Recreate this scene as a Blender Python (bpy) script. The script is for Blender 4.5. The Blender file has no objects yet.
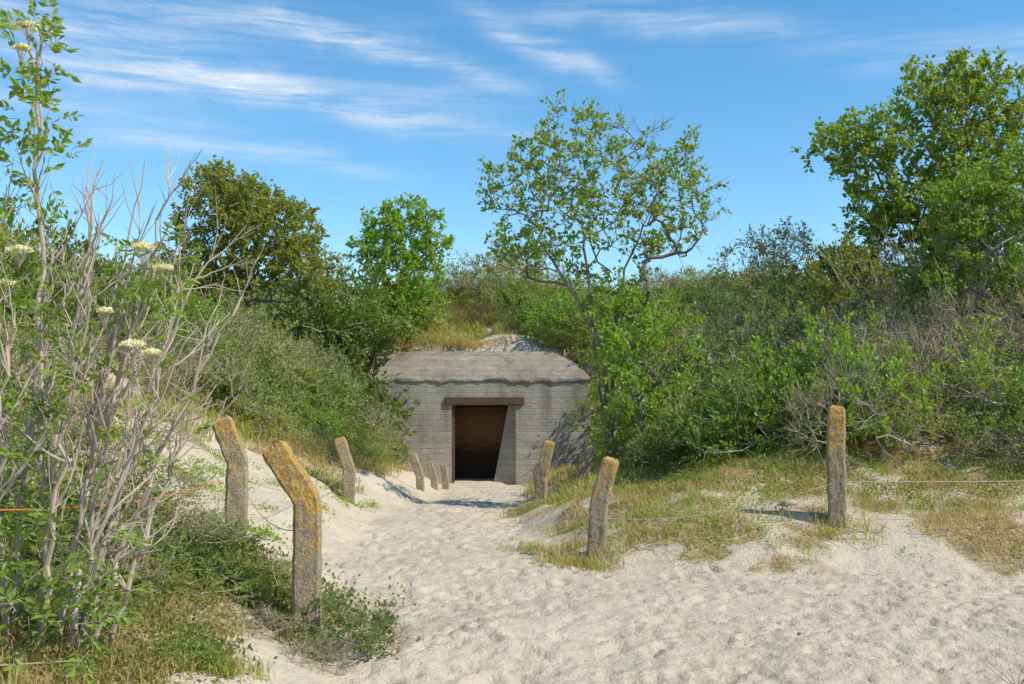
import bpy, math, numpy as np
from mathutils import Vector
rng = np.random.default_rng(11)
scene = bpy.context.scene
scene.view_settings.view_transform = 'Standard'
scene.view_settings.look = 'None'
scene.view_settings.exposure = 0

# ---------------------------------------------------------------- helpers
def ss(a, b, x):
    t = np.clip((np.asarray(x, float) - a) / (b - a), 0, 1)
    return t * t * (3 - 2 * t)
TAB = np.random.default_rng(5).random((256, 256))
def vnoise(x, y):
    xi = np.floor(x).astype(int); yi = np.floor(y).astype(int)
    fx = x - xi; fy = y - yi
    fx = fx * fx * (3 - 2 * fx); fy = fy * fy * (3 - 2 * fy)
    a = TAB[xi % 256, yi % 256]; b = TAB[(xi + 1) % 256, yi % 256]
    c = TAB[xi % 256, (yi + 1) % 256]; d = TAB[(xi + 1) % 256, (yi + 1) % 256]
    return (a * (1 - fx) + b * fx) * (1 - fy) + (c * (1 - fx) + d * fx) * fy
def fbm(x, y, o=4):
    s = 0; a = .5; t = 0
    for i in range(o):
        s = s + a * vnoise(x * 2 ** i + 17.3 * i, y * 2 ** i + 9.1 * i); t += a; a *= .5
    return s / t
def norm(v):
    return v / np.maximum(np.linalg.norm(v, axis=-1, keepdims=True), 1e-9)

class MB:
    def __init__(s): s.V = []; s.F = []; s.M = []; s.R = []; s.n = 0
    def add(s, V, F, m=0, r=None):
        V = np.asarray(V, float).reshape(-1, 3); F = np.asarray(F, int).reshape(-1, 4)
        s.V.append(V); s.F.append(F + s.n); s.M.append(np.full(len(F), m))
        s.R.append(np.full(len(V), .5) if r is None else np.asarray(r, float).ravel()); s.n += len(V)
    def mesh(s, name, mats, smooth=False, extra=None):
        V = np.concatenate(s.V); F = np.concatenate(s.F); M = np.concatenate(s.M); R = np.concatenate(s.R)
        me = bpy.data.meshes.new(name)
        me.vertices.add(len(V)); me.vertices.foreach_set('co', V.ravel().astype(np.float32))
        me.loops.add(len(F) * 4); me.loops.foreach_set('vertex_index', F.ravel().astype(np.int32))
        me.polygons.add(len(F)); me.polygons.foreach_set('loop_start', (np.arange(len(F)) * 4).astype(np.int32))
        for m in mats: me.materials.append(m)
        me.polygons.foreach_set('material_index', M.astype(np.int32))
        me.polygons.foreach_set('use_smooth', np.full(len(F), smooth))
        a = me.attributes.new('rnd', 'FLOAT', 'POINT'); a.data.foreach_set('value', R.astype(np.float32))
        if extra:
            for k, v in extra.items():
                a = me.attributes.new(k, 'FLOAT', 'POINT'); a.data.foreach_set('value', v.ravel().astype(np.float32))
        me.update(calc_edges=True)
        return me
    def obj(s, name, mats, smooth=False, parent=None, extra=None):
        o = bpy.data.objects.new(name, s.mesh(name, mats, smooth, extra)); scene.collection.objects.link(o)
        if parent: o.parent = parent
        return o
def empty(name, loc=(0, 0, 0)):
    o = bpy.data.objects.new(name, None); o.location = loc; scene.collection.objects.link(o); return o

def tubes(mb, P0, P1, R0, R1, sides=4, m=0):
    P0 = np.asarray(P0, float); P1 = np.asarray(P1, float); n = len(P0)
    if n == 0: return
    d = norm(P1 - P0)
    ref = np.where(np.abs(d[:, 2:3]) > .9, np.array([[1., 0, 0]]), np.array([[0, 0, 1.]]))
    a = norm(np.cross(d, ref)); b = np.cross(d, a)
    ang = np.arange(sides) * 2 * np.pi / sides
    ring = a[:, None, :] * np.cos(ang)[None, :, None] + b[:, None, :] * np.sin(ang)[None, :, None]
    V0 = P0[:, None, :] + ring * np.asarray(R0)[:, None, None]
    V1 = P1[:, None, :] + ring * np.asarray(R1)[:, None, None]
    V = np.concatenate([V0, V1], 1).reshape(-1, 3)
    i = np.arange(sides); j = (i + 1) % sides
    F = np.stack([i, j, j + sides, i + sides], 1)
    F = (F[None] + (np.arange(n) * 2 * sides)[:, None, None]).reshape(-1, 4)
    mb.add(V, F, m, np.repeat(rng.random(n), 2 * sides))

def leaves(mb, P, D, L, W, m=1, fold=.15, r=None):
    n = len(P)
    if n == 0: return
    L = np.broadcast_to(L, n)[:, None]; W = np.broadcast_to(W, n)[:, None]
    D = norm(D); s = norm(np.cross(D, rng.normal(size=(n, 3)))); nn = np.cross(D, s)
    a = P; c = P + D * L
    mid = P + D * L * .45 + nn * L * fold
    V = np.stack([a, mid + s * W / 2, c, mid - s * W / 2], 1).reshape(-1, 3)
    F = np.arange(n * 4).reshape(-1, 4)
    r = rng.random(n) if r is None else r
    mb.add(V, F, m, np.repeat(r, 4))

# ---------------------------------------------------------------- materials
class NT:
    def __init__(s, nt): s.t = nt; s.n = nt.nodes; s.l = nt.links
    def node(s, typ, **kw):
        nd = s.n.new(typ)
        for k, v in kw.items(): setattr(nd, k, v)
        return nd
    def inp(s, sock, v):
        if isinstance(v, bpy.types.NodeSocket): s.l.new(v, sock)
        else: sock.default_value = v
    def m(s, op, a, b=0.0, c=0.0, clamp=False):
        nd = s.node('ShaderNodeMath', operation=op); nd.use_clamp = clamp
        s.inp(nd.inputs[0], a); s.inp(nd.inputs[1], b); s.inp(nd.inputs[2], c); return nd.outputs[0]
    def mix(s, f, a, b, typ='MIX'):
        nd = s.node('ShaderNodeMix', data_type='RGBA', blend_type=typ)
        s.inp(nd.inputs[0], f)
        for k, v in ((6, a), (7, b)):
            if isinstance(v, tuple): v = (*v[:3], 1)
            s.inp(nd.inputs[k], v)
        return nd.outputs[2]
    def noise(s, vec, scale, detail=4, rough=.55, dist=0.0):
        nd = s.node('ShaderNodeTexNoise'); s.inp(nd.inputs['Scale'], scale); nd.inputs['Detail'].default_value = detail
        nd.inputs['Roughness'].default_value = rough; nd.inputs['Distortion'].default_value = dist
        if vec is not None: s.l.new(vec, nd.inputs['Vector'])
        return nd.outputs[0]
    def ramp(s, v, lo, hi):
        nd = s.node('ShaderNodeMapRange'); nd.interpolation_type = 'SMOOTHSTEP'
        s.inp(nd.inputs[0], v); nd.inputs[1].default_value = lo; nd.inputs[2].default_value = hi
        return nd.outputs[0]
    def attr(s, name):
        nd = s.node('ShaderNodeAttribute', attribute_name=name); return nd.outputs['Fac']
    def mapping(s, vec, scale=(1, 1, 1), rot=(0, 0, 0), loc=(0, 0, 0)):
        nd = s.node('ShaderNodeMapping'); s.l.new(vec, nd.inputs[0])
        nd.inputs['Scale'].default_value = scale; nd.inputs['Rotation'].default_value = rot; nd.inputs['Location'].default_value = loc
        return nd.outputs[0]
    def bump(s, h, strength, dist):
        nd = s.node('ShaderNodeBump'); s.l.new(h, nd.inputs['Height'])
        nd.inputs['Strength'].default_value = strength; nd.inputs['Distance'].default_value = dist
        return nd.outputs[0]
def newmat(name):
    m = bpy.data.materials.new(name); m.use_nodes = True
    t = NT(m.node_tree); b = m.node_tree.nodes['Principled BSDF']
    b.inputs['Roughness'].default_value = .9
    b.inputs['Specular IOR Level'].default_value = .2
    return m, t, b
def leafmat(name, c1, c2, c3, trans=.4, rough=.45, spec=.4):
    m, t, b = newmat(name)
    r = t.attr('rnd'); oi = t.node('ShaderNodeObjectInfo')
    geo = t.node('ShaderNodeNewGeometry')
    nz = t.noise(geo.outputs['Position'], .9, 3)
    col = t.mix(r, c1, c2)
    col = t.mix(t.ramp(nz, .42, .68), col, c3)
    v = t.m('MULTIPLY_ADD', oi.outputs['Random'], .4, .85)
    hs = t.node('ShaderNodeHueSaturation'); t.l.new(col, hs.inputs['Color']); t.l.new(v, hs.inputs['Value'])
    col = hs.outputs[0]
    t.l.new(col, b.inputs['Base Color']); b.inputs['Roughness'].default_value = rough
    b.inputs['Specular IOR Level'].default_value = spec
    tr = t.node('ShaderNodeBsdfTranslucent')
    tc = t.mix(1.0, col, (2.0, 1.85, .8), 'MULTIPLY'); t.l.new(tc, tr.inputs[0])
    mx = t.node('ShaderNodeMixShader'); mx.inputs[0].default_value = trans
    t.l.new(b.outputs[0], mx.inputs[1]); t.l.new(tr.outputs[0], mx.inputs[2])
    t.l.new(mx.outputs[0], t.n['Material Output'].inputs[0])
    return m
def barkmat(name, c1, c2):
    m, t, b = newmat(name)
    geo = t.node('ShaderNodeNewGeometry')
    nz = t.noise(geo.outputs['Position'], 14, 4)
    col = t.mix(t.m('MULTIPLY_ADD', t.attr('rnd'), .5, t.m('MULTIPLY', nz, .5)), c1, c2)
    t.l.new(col, b.inputs['Base Color'])
    return m

L_TREE = leafmat('leaf_tree_green', (.16, .25, .03), (.25, .34, .05), (.21, .28, .04))
L_BRIGHT = leafmat('leaf_bright', (.15, .28, .025), (.24, .37, .04), (.20, .29, .03))
L_OLIVE = leafmat('leaf_olive', (.20, .25, .035), (.31, .33, .06), (.26, .28, .045))
L_DARK = leafmat('leaf_dark', (.09, .155, .03), (.18, .245, .045), (.14, .19, .035))
L_GREY = leafmat('leaf_grey', (.26, .29, .10), (.36, .37, .15), (.23, .27, .075), .3)
L_RED = leafmat('leaf_reddish', (.30, .22, .11), (.20, .24, .08), (.24, .22, .08))
L_ELDER = leafmat('leaf_elder', (.15, .25, .035), (.28, .38, .07), (.18, .27, .04), .4)
L_FLOWER = leafmat('flower_cream', (.72, .70, .45), (.82, .80, .6), (.75, .72, .5), .25)
G_DRY = leafmat('grass_dry', (.42, .32, .15), (.58, .47, .26), (.38, .29, .12), .3, .7, .1)
G_GREEN = leafmat('grass_green', (.19, .24, .04), (.33, .35, .09), (.23, .25, .06), .35)
B_BROWN = barkmat('bark_brown', (.12, .10, .075), (.26, .22, .17))
B_PALE = barkmat('bark_pale', (.32, .25, .19), (.56, .46, .36))
B_TWIG = barkmat('twig_grey', (.28, .23, .17), (.45, .38, .29))

# ---------------------------------------------------------------- terrain
POLY = np.array([(16, -12), (16, 5), (9, 7.6), (5.5, 8.7), (3.3, 9.2), (1.6, 9.3), (.9, 9.4), (.3, 10.2), (.05, 12.5), (0, 15),
                 (.05, 20), (.3, 26), (.35, 27.5), (-1.9, 27.5), (-1.75, 26), (-1.25, 20), (-1.5, 14), (-1.7, 11), (-1.35, 8.5),
                 (-.95, 6.6), (-.85, 5), (-1.2, 2.5), (-2, -1), (-6, -12)], float)
def outdist(x, y):
    x = np.asarray(x, float); y = np.asarray(y, float)
    ins = np.zeros(x.shape, bool); dm = np.full(x.shape, 1e9)
    n = len(POLY)
    for i in range(n):
        x0, y0 = POLY[i]; x1, y1 = POLY[(i + 1) % n]
        dx, dy = x1 - x0, y1 - y0
        t = np.clip(((x - x0) * dx + (y - y0) * dy) / (dx * dx + dy * dy), 0, 1)
        dm = np.minimum(dm, np.hypot(x - x0 - t * dx, y - y0 - t * dy))
        c = ((y0 > y) != (y1 > y))
        xi = x0 + (y - y0) / (dy if abs(dy) > 1e-9 else 1e-9) * dx
        ins ^= c & (x < xi)
    return np.where(ins, -dm, dm)
BX0, BX1, BY0, BY1 = -3.7, 2.12, 27.0, 28.75
def h(x, y, dd=None):
    x = np.asarray(x, float); y = np.asarray(y, float)
    if dd is None: dd = outdist(x, y)
    wob = (fbm(x * .9 + 40, y * .9) - .5) * .7
    d = np.maximum(dd + wob * ss(0, .5, np.abs(dd) + .2), 0)
    base = -.65 * ss(13, 27, y)
    fy = ss(5.5, 9, y)
    HL = .5 * ss(0, 1.3, d) * (.75 + .25 * fy) + fy * (.75 * ss(1, 3.0, d) + 1.9 * ss(2.4, 7, d)) + (1 - fy) * .3 * ss(1, 5, d)
    HR = .42 * ss(0, 1.3, d) + .45 * ss(1, 3.5, d) + 1.9 * ss(2.8, 8.5, d)
    z = base + np.where(x > -.6, HR, HL)
    z = z + (fbm(x * .35, y * .35 + 7) - .5) * .5 * ss(2, 6, dd) + (fbm(x * 1.3, y * 1.3) - .5) * .10
    w = ss(27.05, 28.7, y)
    top = 3.02 + .12 * ss(28.4, 29.5, y) + 1.7 * ss(29.2, 35, y) + (fbm(x * .25 + 3, y * .25) - .5) * 1.0 * ss(28.5, 33, y) + (fbm(x * 1.1, y * 1.1) - .5) * .3
    top = top + .40 * np.exp(-((x + .0) / 1.1) ** 2) * ss(28.5, 29.4, y) + .15 * np.exp(-((x + 2.6) / .8) ** 2) * ss(28.5, 29.0, y)
    z = z + w * np.maximum(top - z, 0)
    r = np.hypot(x, y - 10)
    z = z * (1 - ss(50, 110, r))
    foot = (x > BX0 + .15) & (x < BX1 - .15) & (y > BY0 + .1) & (y < BY1)
    z = np.where(foot, -.62, z)
    return z

def axis(segs):
    out = [segs[0][0]]
    for a, b, s0, s1 in segs:
        p = a
        while p < b - 1e-6:
            t = (p - a) / (b - a); p += s0 + (s1 - s0) * t; out.append(min(p, b))
    return np.array(sorted(set(np.round(out, 4))))
xs = axis([(-700, -30, 60, 4), (-30, -5, 2, .12), (-5, 6.5, .034, .034), (6.5, 30, .1, 2), (30, 700, 4, 60)])
ys = axis([(-100, 0, 10, .5), (0, 3.5, .5, .05), (3.5, 13, .030, .045), (13, 32, .06, .12), (32, 60, .3, 2), (60, 900, 4, 80)])
X, Y = np.meshgrid(xs, ys, indexing='xy')
DD = outdist(X, Y)
Z = h(X, Y, DD)
sandm = 1 - ss(-.1, .5, DD)
Z += sandm * ((fbm(X * 1.4, Y * 1.4) - .5) * .09 + (fbm(X * 7, Y * 7 + 5) - .5) * .026)
fr = np.random.default_rng(21)
cnt = 0
for k in range(10000):
    y = 3.6 + fr.random() ** 1.3 * 22; x = fr.uniform(-4, 9)
    if cnt > 3900: break
    dd = outdist(np.array([x]), np.array([y]))[0]
    if dd > .15 and not (dd < 2.2 and x < -1 and fr.random() < .25): continue
    cnt += 1
    a = fr.normal(math.pi / 2, .6); Lh = fr.uniform(.06, .13); Wh = fr.uniform(.032, .055); amp = fr.uniform(.008, .030)
    i0, i1 = np.searchsorted(xs, [x - .35, x + .35]); j0, j1 = np.searchsorted(ys, [y - .35, y + .35])
    sx = X[j0:j1, i0:i1] - x; sy = Y[j0:j1, i0:i1] - y
    u = sx * math.cos(a) + sy * math.sin(a); v = -sx * math.sin(a) + sy * math.cos(a)
    q = (u / Lh) ** 2 + (v / Wh) ** 2
    Z[j0:j1, i0:i1] += amp * (-np.exp(-q ** 1.5) + .45 * np.exp(-(np.sqrt(q) - 1.45) ** 2 / .09))
def vegmask(x, y, dd):
    nz = fbm(x * .8 + 11, y * .8 + 3)
    nf = fbm(x * 3.1, y * 3.1 + 31)
    right = x > -.6
    vr = ss(.0, 1.2, dd + (nz - .5) * 1.8 + (nf - .5) * 1.4)
    lb = np.where(y > 7.6, ss(2.1, 3.2, dd + (nz - .5) * 1.6 + (nf - .5) * .8), ss(.1, 1.1, dd + (nz - .5) * 2.0 + (nf - .5) * 1.2))
    lb = np.where(y > 14, ss(.6, 1.6, dd + (nz - .5)), lb)
    v = np.where(right, vr, lb)
    v = v * (.40 + .60 * ss(.34, .58, nf))
    roofsand = (y > 27) & (np.abs(x + .0) < 1.3) & (y < 30.2)
    return np.where(roofsand, v * .05, v)
VG = vegmask(X, Y, DD)
mb = MB()
ny, nx = X.shape
idx = np.arange(nx * ny).reshape(ny, nx)
F = np.stack([idx[:-1, :-1], idx[:-1, 1:], idx[1:, 1:], idx[1:, :-1]], -1).reshape(-1, 4)
mb.add(np.stack([X, Y, Z], -1), F, 0)
m, t, b = newmat('dune_sand')
geo = t.node('ShaderNodeNewGeometry'); pos = geo.outputs['Position']
n1 = t.noise(pos, 1.1, 4); n2 = t.noise(pos, 9, 5, .65); n3 = t.noise(pos, 140, 3, .7); n4 = t.noise(pos, 28, 4, .6)
sand = t.mix(t.ramp(n1, .3, .7), (.49, .405, .29), (.58, .495, .37))
sand = t.mix(t.ramp(n2, .35, .75), sand, (.61, .525, .40))
sand = t.mix(t.m('MULTIPLY', t.ramp(n3, .50, .70), .6), sand, (.36, .29, .20))
litter = t.mix(t.ramp(n4, .35, .65), (.21, .155, .085), (.48, .375, .215))
litter = t.mix(t.m('MULTIPLY', t.ramp(n2, .5, .62), .6), litter, (.19, .18, .07))
vg = t.attr('veg')
f = t.ramp(t.m('ADD', vg, t.m('MULTIPLY', t.m('SUBTRACT', n4, .5), 1.1)), .3, .75)
t.l.new(t.mix(f, sand, litter), b.inputs['Base Color'])
hh = t.m('ADD', t.m('MULTIPLY', n4, .6), t.m('ADD', t.m('MULTIPLY', n3, .18), t.m('MULTIPLY', n2, .8)))
t.l.new(t.bump(hh, 1.0, .036), b.inputs['Normal'])
b.inputs['Roughness'].default_value = 1; b.inputs['Specular IOR Level'].default_value = .05
ground = mb.obj('sand_dune_ground', [m], True, extra={'veg': VG})

def hz(x, y):
    return h(np.atleast_1d(x), np.atleast_1d(y))
def h1(x, y): return float(hz(x, y)[0])

# ---------------------------------------------------------------- plants engine
def skeleton(roots, targets, step=.25, jit=.04, penal=.8, start=.15):
    P = []; par = []
    for line in roots:
        prev = -1
        line = np.asarray(line, float)
        for a in range(len(line)):
            if a == 0: P.append(line[0]); par.append(-1); prev = len(P) - 1; continue
            k = max(1, int(np.linalg.norm(line[a] - line[a - 1]) / step))
            for q in range(1, k + 1):
                p = line[a - 1] + (line[a] - line[a - 1]) * q / k + rng.normal(size=3) * jit * .5
                P.append(p); par.append(prev); prev = len(P) - 1
    base = P[0]
    targets = np.asarray(targets)
    o = np.argsort(np.linalg.norm(targets - base, axis=1) + rng.random(len(targets)) * .4)
    A = np.zeros((len(P) + len(targets) * 40, 3)); A[:len(P)] = P; n = len(P); par = list(par); tips = []
    for t_ in targets[o]:
        dv = A[:n] - t_
        c = np.linalg.norm(dv, axis=1) + penal * np.maximum(dv[:, 2] + .1, 0)
        i = int(np.argmin(c)); L = np.linalg.norm(A[i] - t_)
        if L < .04: continue
        pd = A[i] - A[par[i]] if par[i] >= 0 else np.array([0, 0, 1.])
        pd = pd / (np.linalg.norm(pd) + 1e-9)
        ctrl = A[i] + (t_ - A[i]) * .35 + pd * L * start + np.array([0, 0, .05 * L])
        k = int(min(38, max(1, round(L / step)))); prev = i
        for q in range(1, k + 1):
            s = q / k
            p = (1 - s) ** 2 * A[i] + 2 * s * (1 - s) * ctrl + s * s * t_ + rng.normal(size=3) * jit * (q < k)
            A[n] = p; par.append(prev); prev = n; n += 1
        tips.append(n - 1)
    A = A[:n]; par = np.array(par); cntr = np.zeros(n)
    has = np.zeros(n, bool)
    has[par[par >= 0]] = True
    cntr[~has] = 1
    for q in range(n - 1, -1, -1):
        if par[q] >= 0: cntr[par[q]] += cntr[q]
    return A, par, cntr, np.array(tips)
def blobs(bl, n):
    bl = np.array(bl, float); w = bl[:, 6] / bl[:, 6].sum()
    k = rng.choice(len(bl), n, p=w)
    d = norm(rng.normal(size=(n, 3))) * (rng.random((n, 1)) ** .42)
    return bl[k, :3] + d * bl[k, 3:6]
def plant(mb, roots, targets, rt=.006, rexp=.5, step=.25, jit=.04, twigs=4, tlen=.3, nleaf=6, lsize=.06, lw=.5, lm=1, bm=0,
          bare=None, sides=5, penal=.8, start=.15, rmax=.3, droop=.0, twigr=.003, lkeep=1.0, upb=.25):
    A, par, c, tips = skeleton(roots, targets, step, jit, penal, start)
    r = np.minimum(rt * c ** rexp, rmax)
    e = np.where(par >= 0)[0]
    r0 = r[par[e]]; r0 = np.minimum(r0, r[e] * 1.35)
    tubes(mb, A[par[e]], A[e], r0, r[e], sides, bm)
    anc = np.where(c <= 2)[0]; anc = anc[par[anc] >= 0]
    cen = A[anc].mean(0)
    out = norm(A[anc] - cen); grow = norm(A[anc] - A[par[anc]])
    q = np.repeat(np.arange(len(anc)), twigs)
    T0 = A[anc][q]; td = norm(out[q] * .3 + grow[q] * .6 + rng.normal(size=(len(q), 3)) * .6 + np.array([0, 0, upb]))
    tl = tlen * rng.uniform(.4, 1.2, len(q)); T1 = T0 + td * tl[:, None]
    tubes(mb, T0, T1, np.full(len(q), twigr * 1.3), np.full(len(q), twigr * .5), 3, bm)
    if nleaf <= 0: return
    keep = rng.random(len(q)) < lkeep
    if bare is not None: keep &= ~bare(T0)
    g = np.repeat(np.where(keep)[0], nleaf)
    s = rng.uniform(.15, 1.05, len(g))[:, None]
    LP = T0[g] + (T1[g] - T0[g]) * s + rng.normal(size=(len(g), 3)) * lsize * .25
    LD = norm(td[g] * .5 + rng.normal(size=(len(g), 3)) * .7 + np.array([0, 0, .1 - droop]))
    ls = lsize * rng.uniform(.6, 1.25, len(g))
    leaves(mb, LP, LD, ls, ls * lw, lm)

def shrub_template(name, mats, n=70, twigs=4, nleaf=7, ls=.055, lw=.55, H=1.2, tl=.28, lkeep=1., rt=.004, shoots=0):
    mb = MB()
    a = rng.uniform(0, 2 * np.pi, n); rr = rng.random(n) ** .5
    x = rr * np.cos(a) * .9; y = rr * np.sin(a) * .9
    z = H * (1 - .55 * rr ** 2) * rng.uniform(.25, 1.0, n) * (.7 + .6 * vnoise(x * 2 + n, y * 2 + 5))
    T = np.stack([x, y, z], 1)
    roots = []
    for k in range(5):
        p = rng.normal(size=2) * .2
        roots.append([(p[0], p[1], -.3), (p[0] * 1.5, p[1] * 1.5, .2)])
    plant(mb, roots, T, rt=rt, step=.18, jit=.025, twigs=twigs, tlen=tl, nleaf=nleaf, lsize=ls, lw=lw, lkeep=lkeep, sides=4, penal=.3)
    for k in range(shoots):
        p = rng.normal(size=2) * .45; d = norm(np.array([p[0] * .6, p[1] * .6, 1.]) + rng.normal(size=3) * .22)
        L = rng.uniform(.4, .8); s0 = np.array([p[0], p[1], .55 * H])
        pts = [s0 + d * L * q / 5 + rng.normal(size=3) * .02 for q in range(6)]
        tubes(mb, pts[:-1], pts[1:], np.linspace(.005, .003, 5), np.linspace(.0045, .0015, 5), 3, 0)
    return mb.mesh(name, mats)
TPL = {
 'bramble': [shrub_template('bramble_%d' % i, [B_TWIG, L_DARK], n=100, nleaf=8, ls=.07, lw=.7, shoots=2) for i in range(3)],
 'privet': [shrub_template('privet_%d' % i, [B_TWIG, L_TREE], n=100, nleaf=8, ls=.06, lw=.55, shoots=2) for i in range(3)],
 'buckthorn': [shrub_template('buckthorn_%d' % i, [B_TWIG, L_GREY], n=100, twigs=5, nleaf=8, ls=.06, lw=.34, lkeep=.85, tl=.32, shoots=10) for i in range(3)],
 'olive': [shrub_template('olive_%d' % i, [B_TWIG, L_OLIVE], n=100, nleaf=8, ls=.055, lw=.55, shoots=5) for i in range(2)],
 'dry': [shrub_template('dry_%d' % i, [B_TWIG, L_RED], n=120, twigs=7, nleaf=5, ls=.04, lw=.5, lkeep=.55, tl=.32, shoots=16) for i in range(3)],
 'bright': [shrub_template('bright_%d' % i, [B_TWIG, L_BRIGHT], n=100, nleaf=9, ls=.075, lw=.6) for i in range(2)],
}
def put(parent, kind, x, y, s, sz=None, dz=-.08):
    me = TPL[kind][rng.integers(len(TPL[kind]))]
    o = bpy.data.objects.new('%s_shrub_part' % kind, me); scene.collection.objects.link(o)
    o.location = (x, y, h1(x, y) + dz); o.rotation_euler = (rng.normal() * .08, rng.normal() * .08, rng.uniform(0, 6.28))
    o.scale = (s, s, s * (sz or rng.uniform(.8, 1.25))); o.parent = parent
    return o
thR = empty('shrub_thicket'); thL = empty('shrub_thicket'); thB = empty('shrub_thicket')
gy, gx = np.meshgrid(np.arange(9, 38, .85), np.arange(-24, 24, .85), indexing='ij')
gx = gx + rng.uniform(-.35, .35, gx.shape); gy = gy + rng.uniform(-.35, .35, gy.shape)
gd = outdist(gx, gy); gn = fbm(gx * .45 + 50, gy * .45 + 20, 3); gs = fbm(gx * .33 + 5, gy * .33 + 90, 3)
kinds_n = 0
for x, y, d, nz, sc_ in zip(gx.ravel(), gy.ravel(), gd.ravel(), gn.ravel(), gs.ravel()):
    if abs(x) / y > .72: continue
    if d < .6: continue
    right = x > -.6
    if right:
        dm = 2.9 if y < 12.8 else 2.1
    else:
        dm = 3.5 if y < 14.6 else 1.5
    if d < dm: continue
    if -4.1 < x < 2.7 and 24.2 < y < 31: continue
    if -5.2 < x < 4 and 24.2 < y < 28 and rng.random() < .4: continue
    e = min(1, (d - dm) / 1.2 + .0)
    s = rng.uniform(.7, 1.15) * (.6 + .4 * e) * (.5 + 1.1 * sc_)
    if y > 29: s *= rng.uniform(.6, 1.0)
    r = rng.random() * .34 + nz * 1.2 - .22
    if right:
        k = 'dry' if r < .30 else 'buckthorn' if r < .42 else 'privet' if r < .52 else 'bramble' if r < .66 else 'olive' if r < .76 else 'bright'
        if x > 3.6 and y < 18 and rng.random() < .45: k = 'dry'
    else:
        k = 'buckthorn' if r < .34 else 'olive' if r < .48 else 'bramble' if r < .62 else 'privet' if r < .75 else 'bright'
        if rng.random() < .16: k = 'dry'
    if y > 29 and -6 < x < 5:
        k = 'buckthorn' if rng.random() < .3 else ('olive' if rng.random() < .6 else 'privet'); s *= .8
        if rng.random() < .25: continue
    put(thR if right and y < 29 else (thL if y < 29 else thB), k, x, y, s); kinds_n += 1
print('shrubs', kinds_n)

# ---------------------------------------------------------------- trees
def tree(name, mats, roots, bl, n, **kw):
    mb = MB(); plant(mb, roots, blobs(bl, n), **kw); return mb.obj(name, mats)
ey = 15.7
zb = h1(1.45, ey)
tree('elm_tree', [B_BROWN, L_TREE],
     [[(1.5, ey, zb - .2), (1.42, ey, zb + 1.0), (1.22, ey - .1, 3.2), (1.1, ey - .1, 4.4)],
      [(1.6, ey + .1, zb - .2), (1.6, ey + .1, 2.6), (1.8, ey + .2, 3.7), (2.2, ey + .3, 4.6)],
      [(1.55, ey - .1, zb - .2), (1.45, ey - .1, 2.3), (1.0, ey - .1, 3.2), (.5, ey - .1, 4.0)]],
     [(.25, ey, 4.7, .75, .9, .95, 2.0), (1.1, ey, 5.3, 1.1, 1.1, 1.05, 3.2), (2.2, ey, 5.1, 1.0, 1.1, 1.0, 2.6),
      (.2, ey - .1, 3.9, .65, .7, .5, 1.1), (2.5, ey, 4.3, .8, .8, .6, 1.4), (1.2, ey, 4.2, 1.0, 1.0, .8, 1.6), (2.9, ey, 4.8, .5, .6, .65, .7), (1.6, ey, 3.4, .8, .6, .5, .8)],
     430, rt=.0042, step=.19, jit=.03, twigs=4, tlen=.25, nleaf=7, lsize=.08, lw=.62, lkeep=.82,
     bare=lambda P: ((P[:, 0] > 2.85) | ((P[:, 0] > 1.7) & (P[:, 2] > 5.7))) & (np.random.default_rng(1).random(len(P)) < .75))
zb = h1(2.1, 15.2)
tree('hawthorn_bush', [B_BROWN, L_BRIGHT],
     [[(1.8, 15.2, zb - .2), (1.8, 15.2, zb + .5)], [(2.3, 15.4, zb - .2), (2.3, 15.4, zb + .6)]],
     [(1.65, 15.1, 2.0, .55, .6, .8, 1.8), (2.3, 15.3, 2.4, .6, .7, .8, 2), (2.0, 15.2, 1.2, .7, .6, .7, 1.5), (1.7, 15.4, 2.9, .55, .5, .5, 1.2)],
     270, rt=.005, step=.2, twigs=4, tlen=.22, nleaf=8, lsize=.07, lw=.6)
zb = h1(8.3, 18)
tree('poplar_tree', [B_BROWN, L_TREE],
     [[(8.3, 18, zb - .2), (8.4, 18, 3.6), (8.7, 18, 5.2), (8.6, 18, 6.6)], [(7.9, 17.8, zb - .2), (7.4, 17.8, 3.8), (6.9, 17.8, 5.0)]],
     [(7.9, 17.8, 7.0, 1.1, 1.0, .75, 2.4), (6.2, 17.6, 6.1, .9, .9, .45, 1.6), (8.9, 18, 6.3, 1.5, 1.3, 1.2, 3.6), (6.9, 17.6, 5.0, 1.0, .9, .8, 2.8), (7.6, 17.3, 4.3, .9, .7, .8, 2.4), (7.9, 17.4, 5.6, .8, .7, .8, 2),
      (8.4, 17.4, 4.5, 1.3, 1.0, 1.0, 3.4), (10.2, 18, 5.8, 1.5, 1.2, 1.6, 2.4), (9.6, 17.5, 4.2, 1.4, 1, 1.2, 2.2), (6.1, 17.8, 4.1, .7, .6, .5, .8), (8.6, 17.4, 3.3, 1.6, .8, .8, 2)],
     1150, rt=.0045, step=.24, jit=.035, twigs=4, tlen=.30, nleaf=8, lsize=.105, lw=.68, lkeep=.95)
tree('hawthorn_bush', [B_BROWN, L_BRIGHT], [[(7.6, 15.0, h1(7.6, 15) - .2), (7.6, 15, 2.6)]],
     [(7.0, 15, 4.3, .7, .7, .8, 2), (6.5, 15, 3.3, .7, .6, .6, 1.3), (7.7, 15, 4.5, .7, .7, .9, 1.8), (7.4, 15, 3.2, .8, .7, .6, 1)], 280, rt=.005, step=.2, twigs=4, tlen=.26,
     nleaf=8, lsize=.085, lw=.62)
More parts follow.
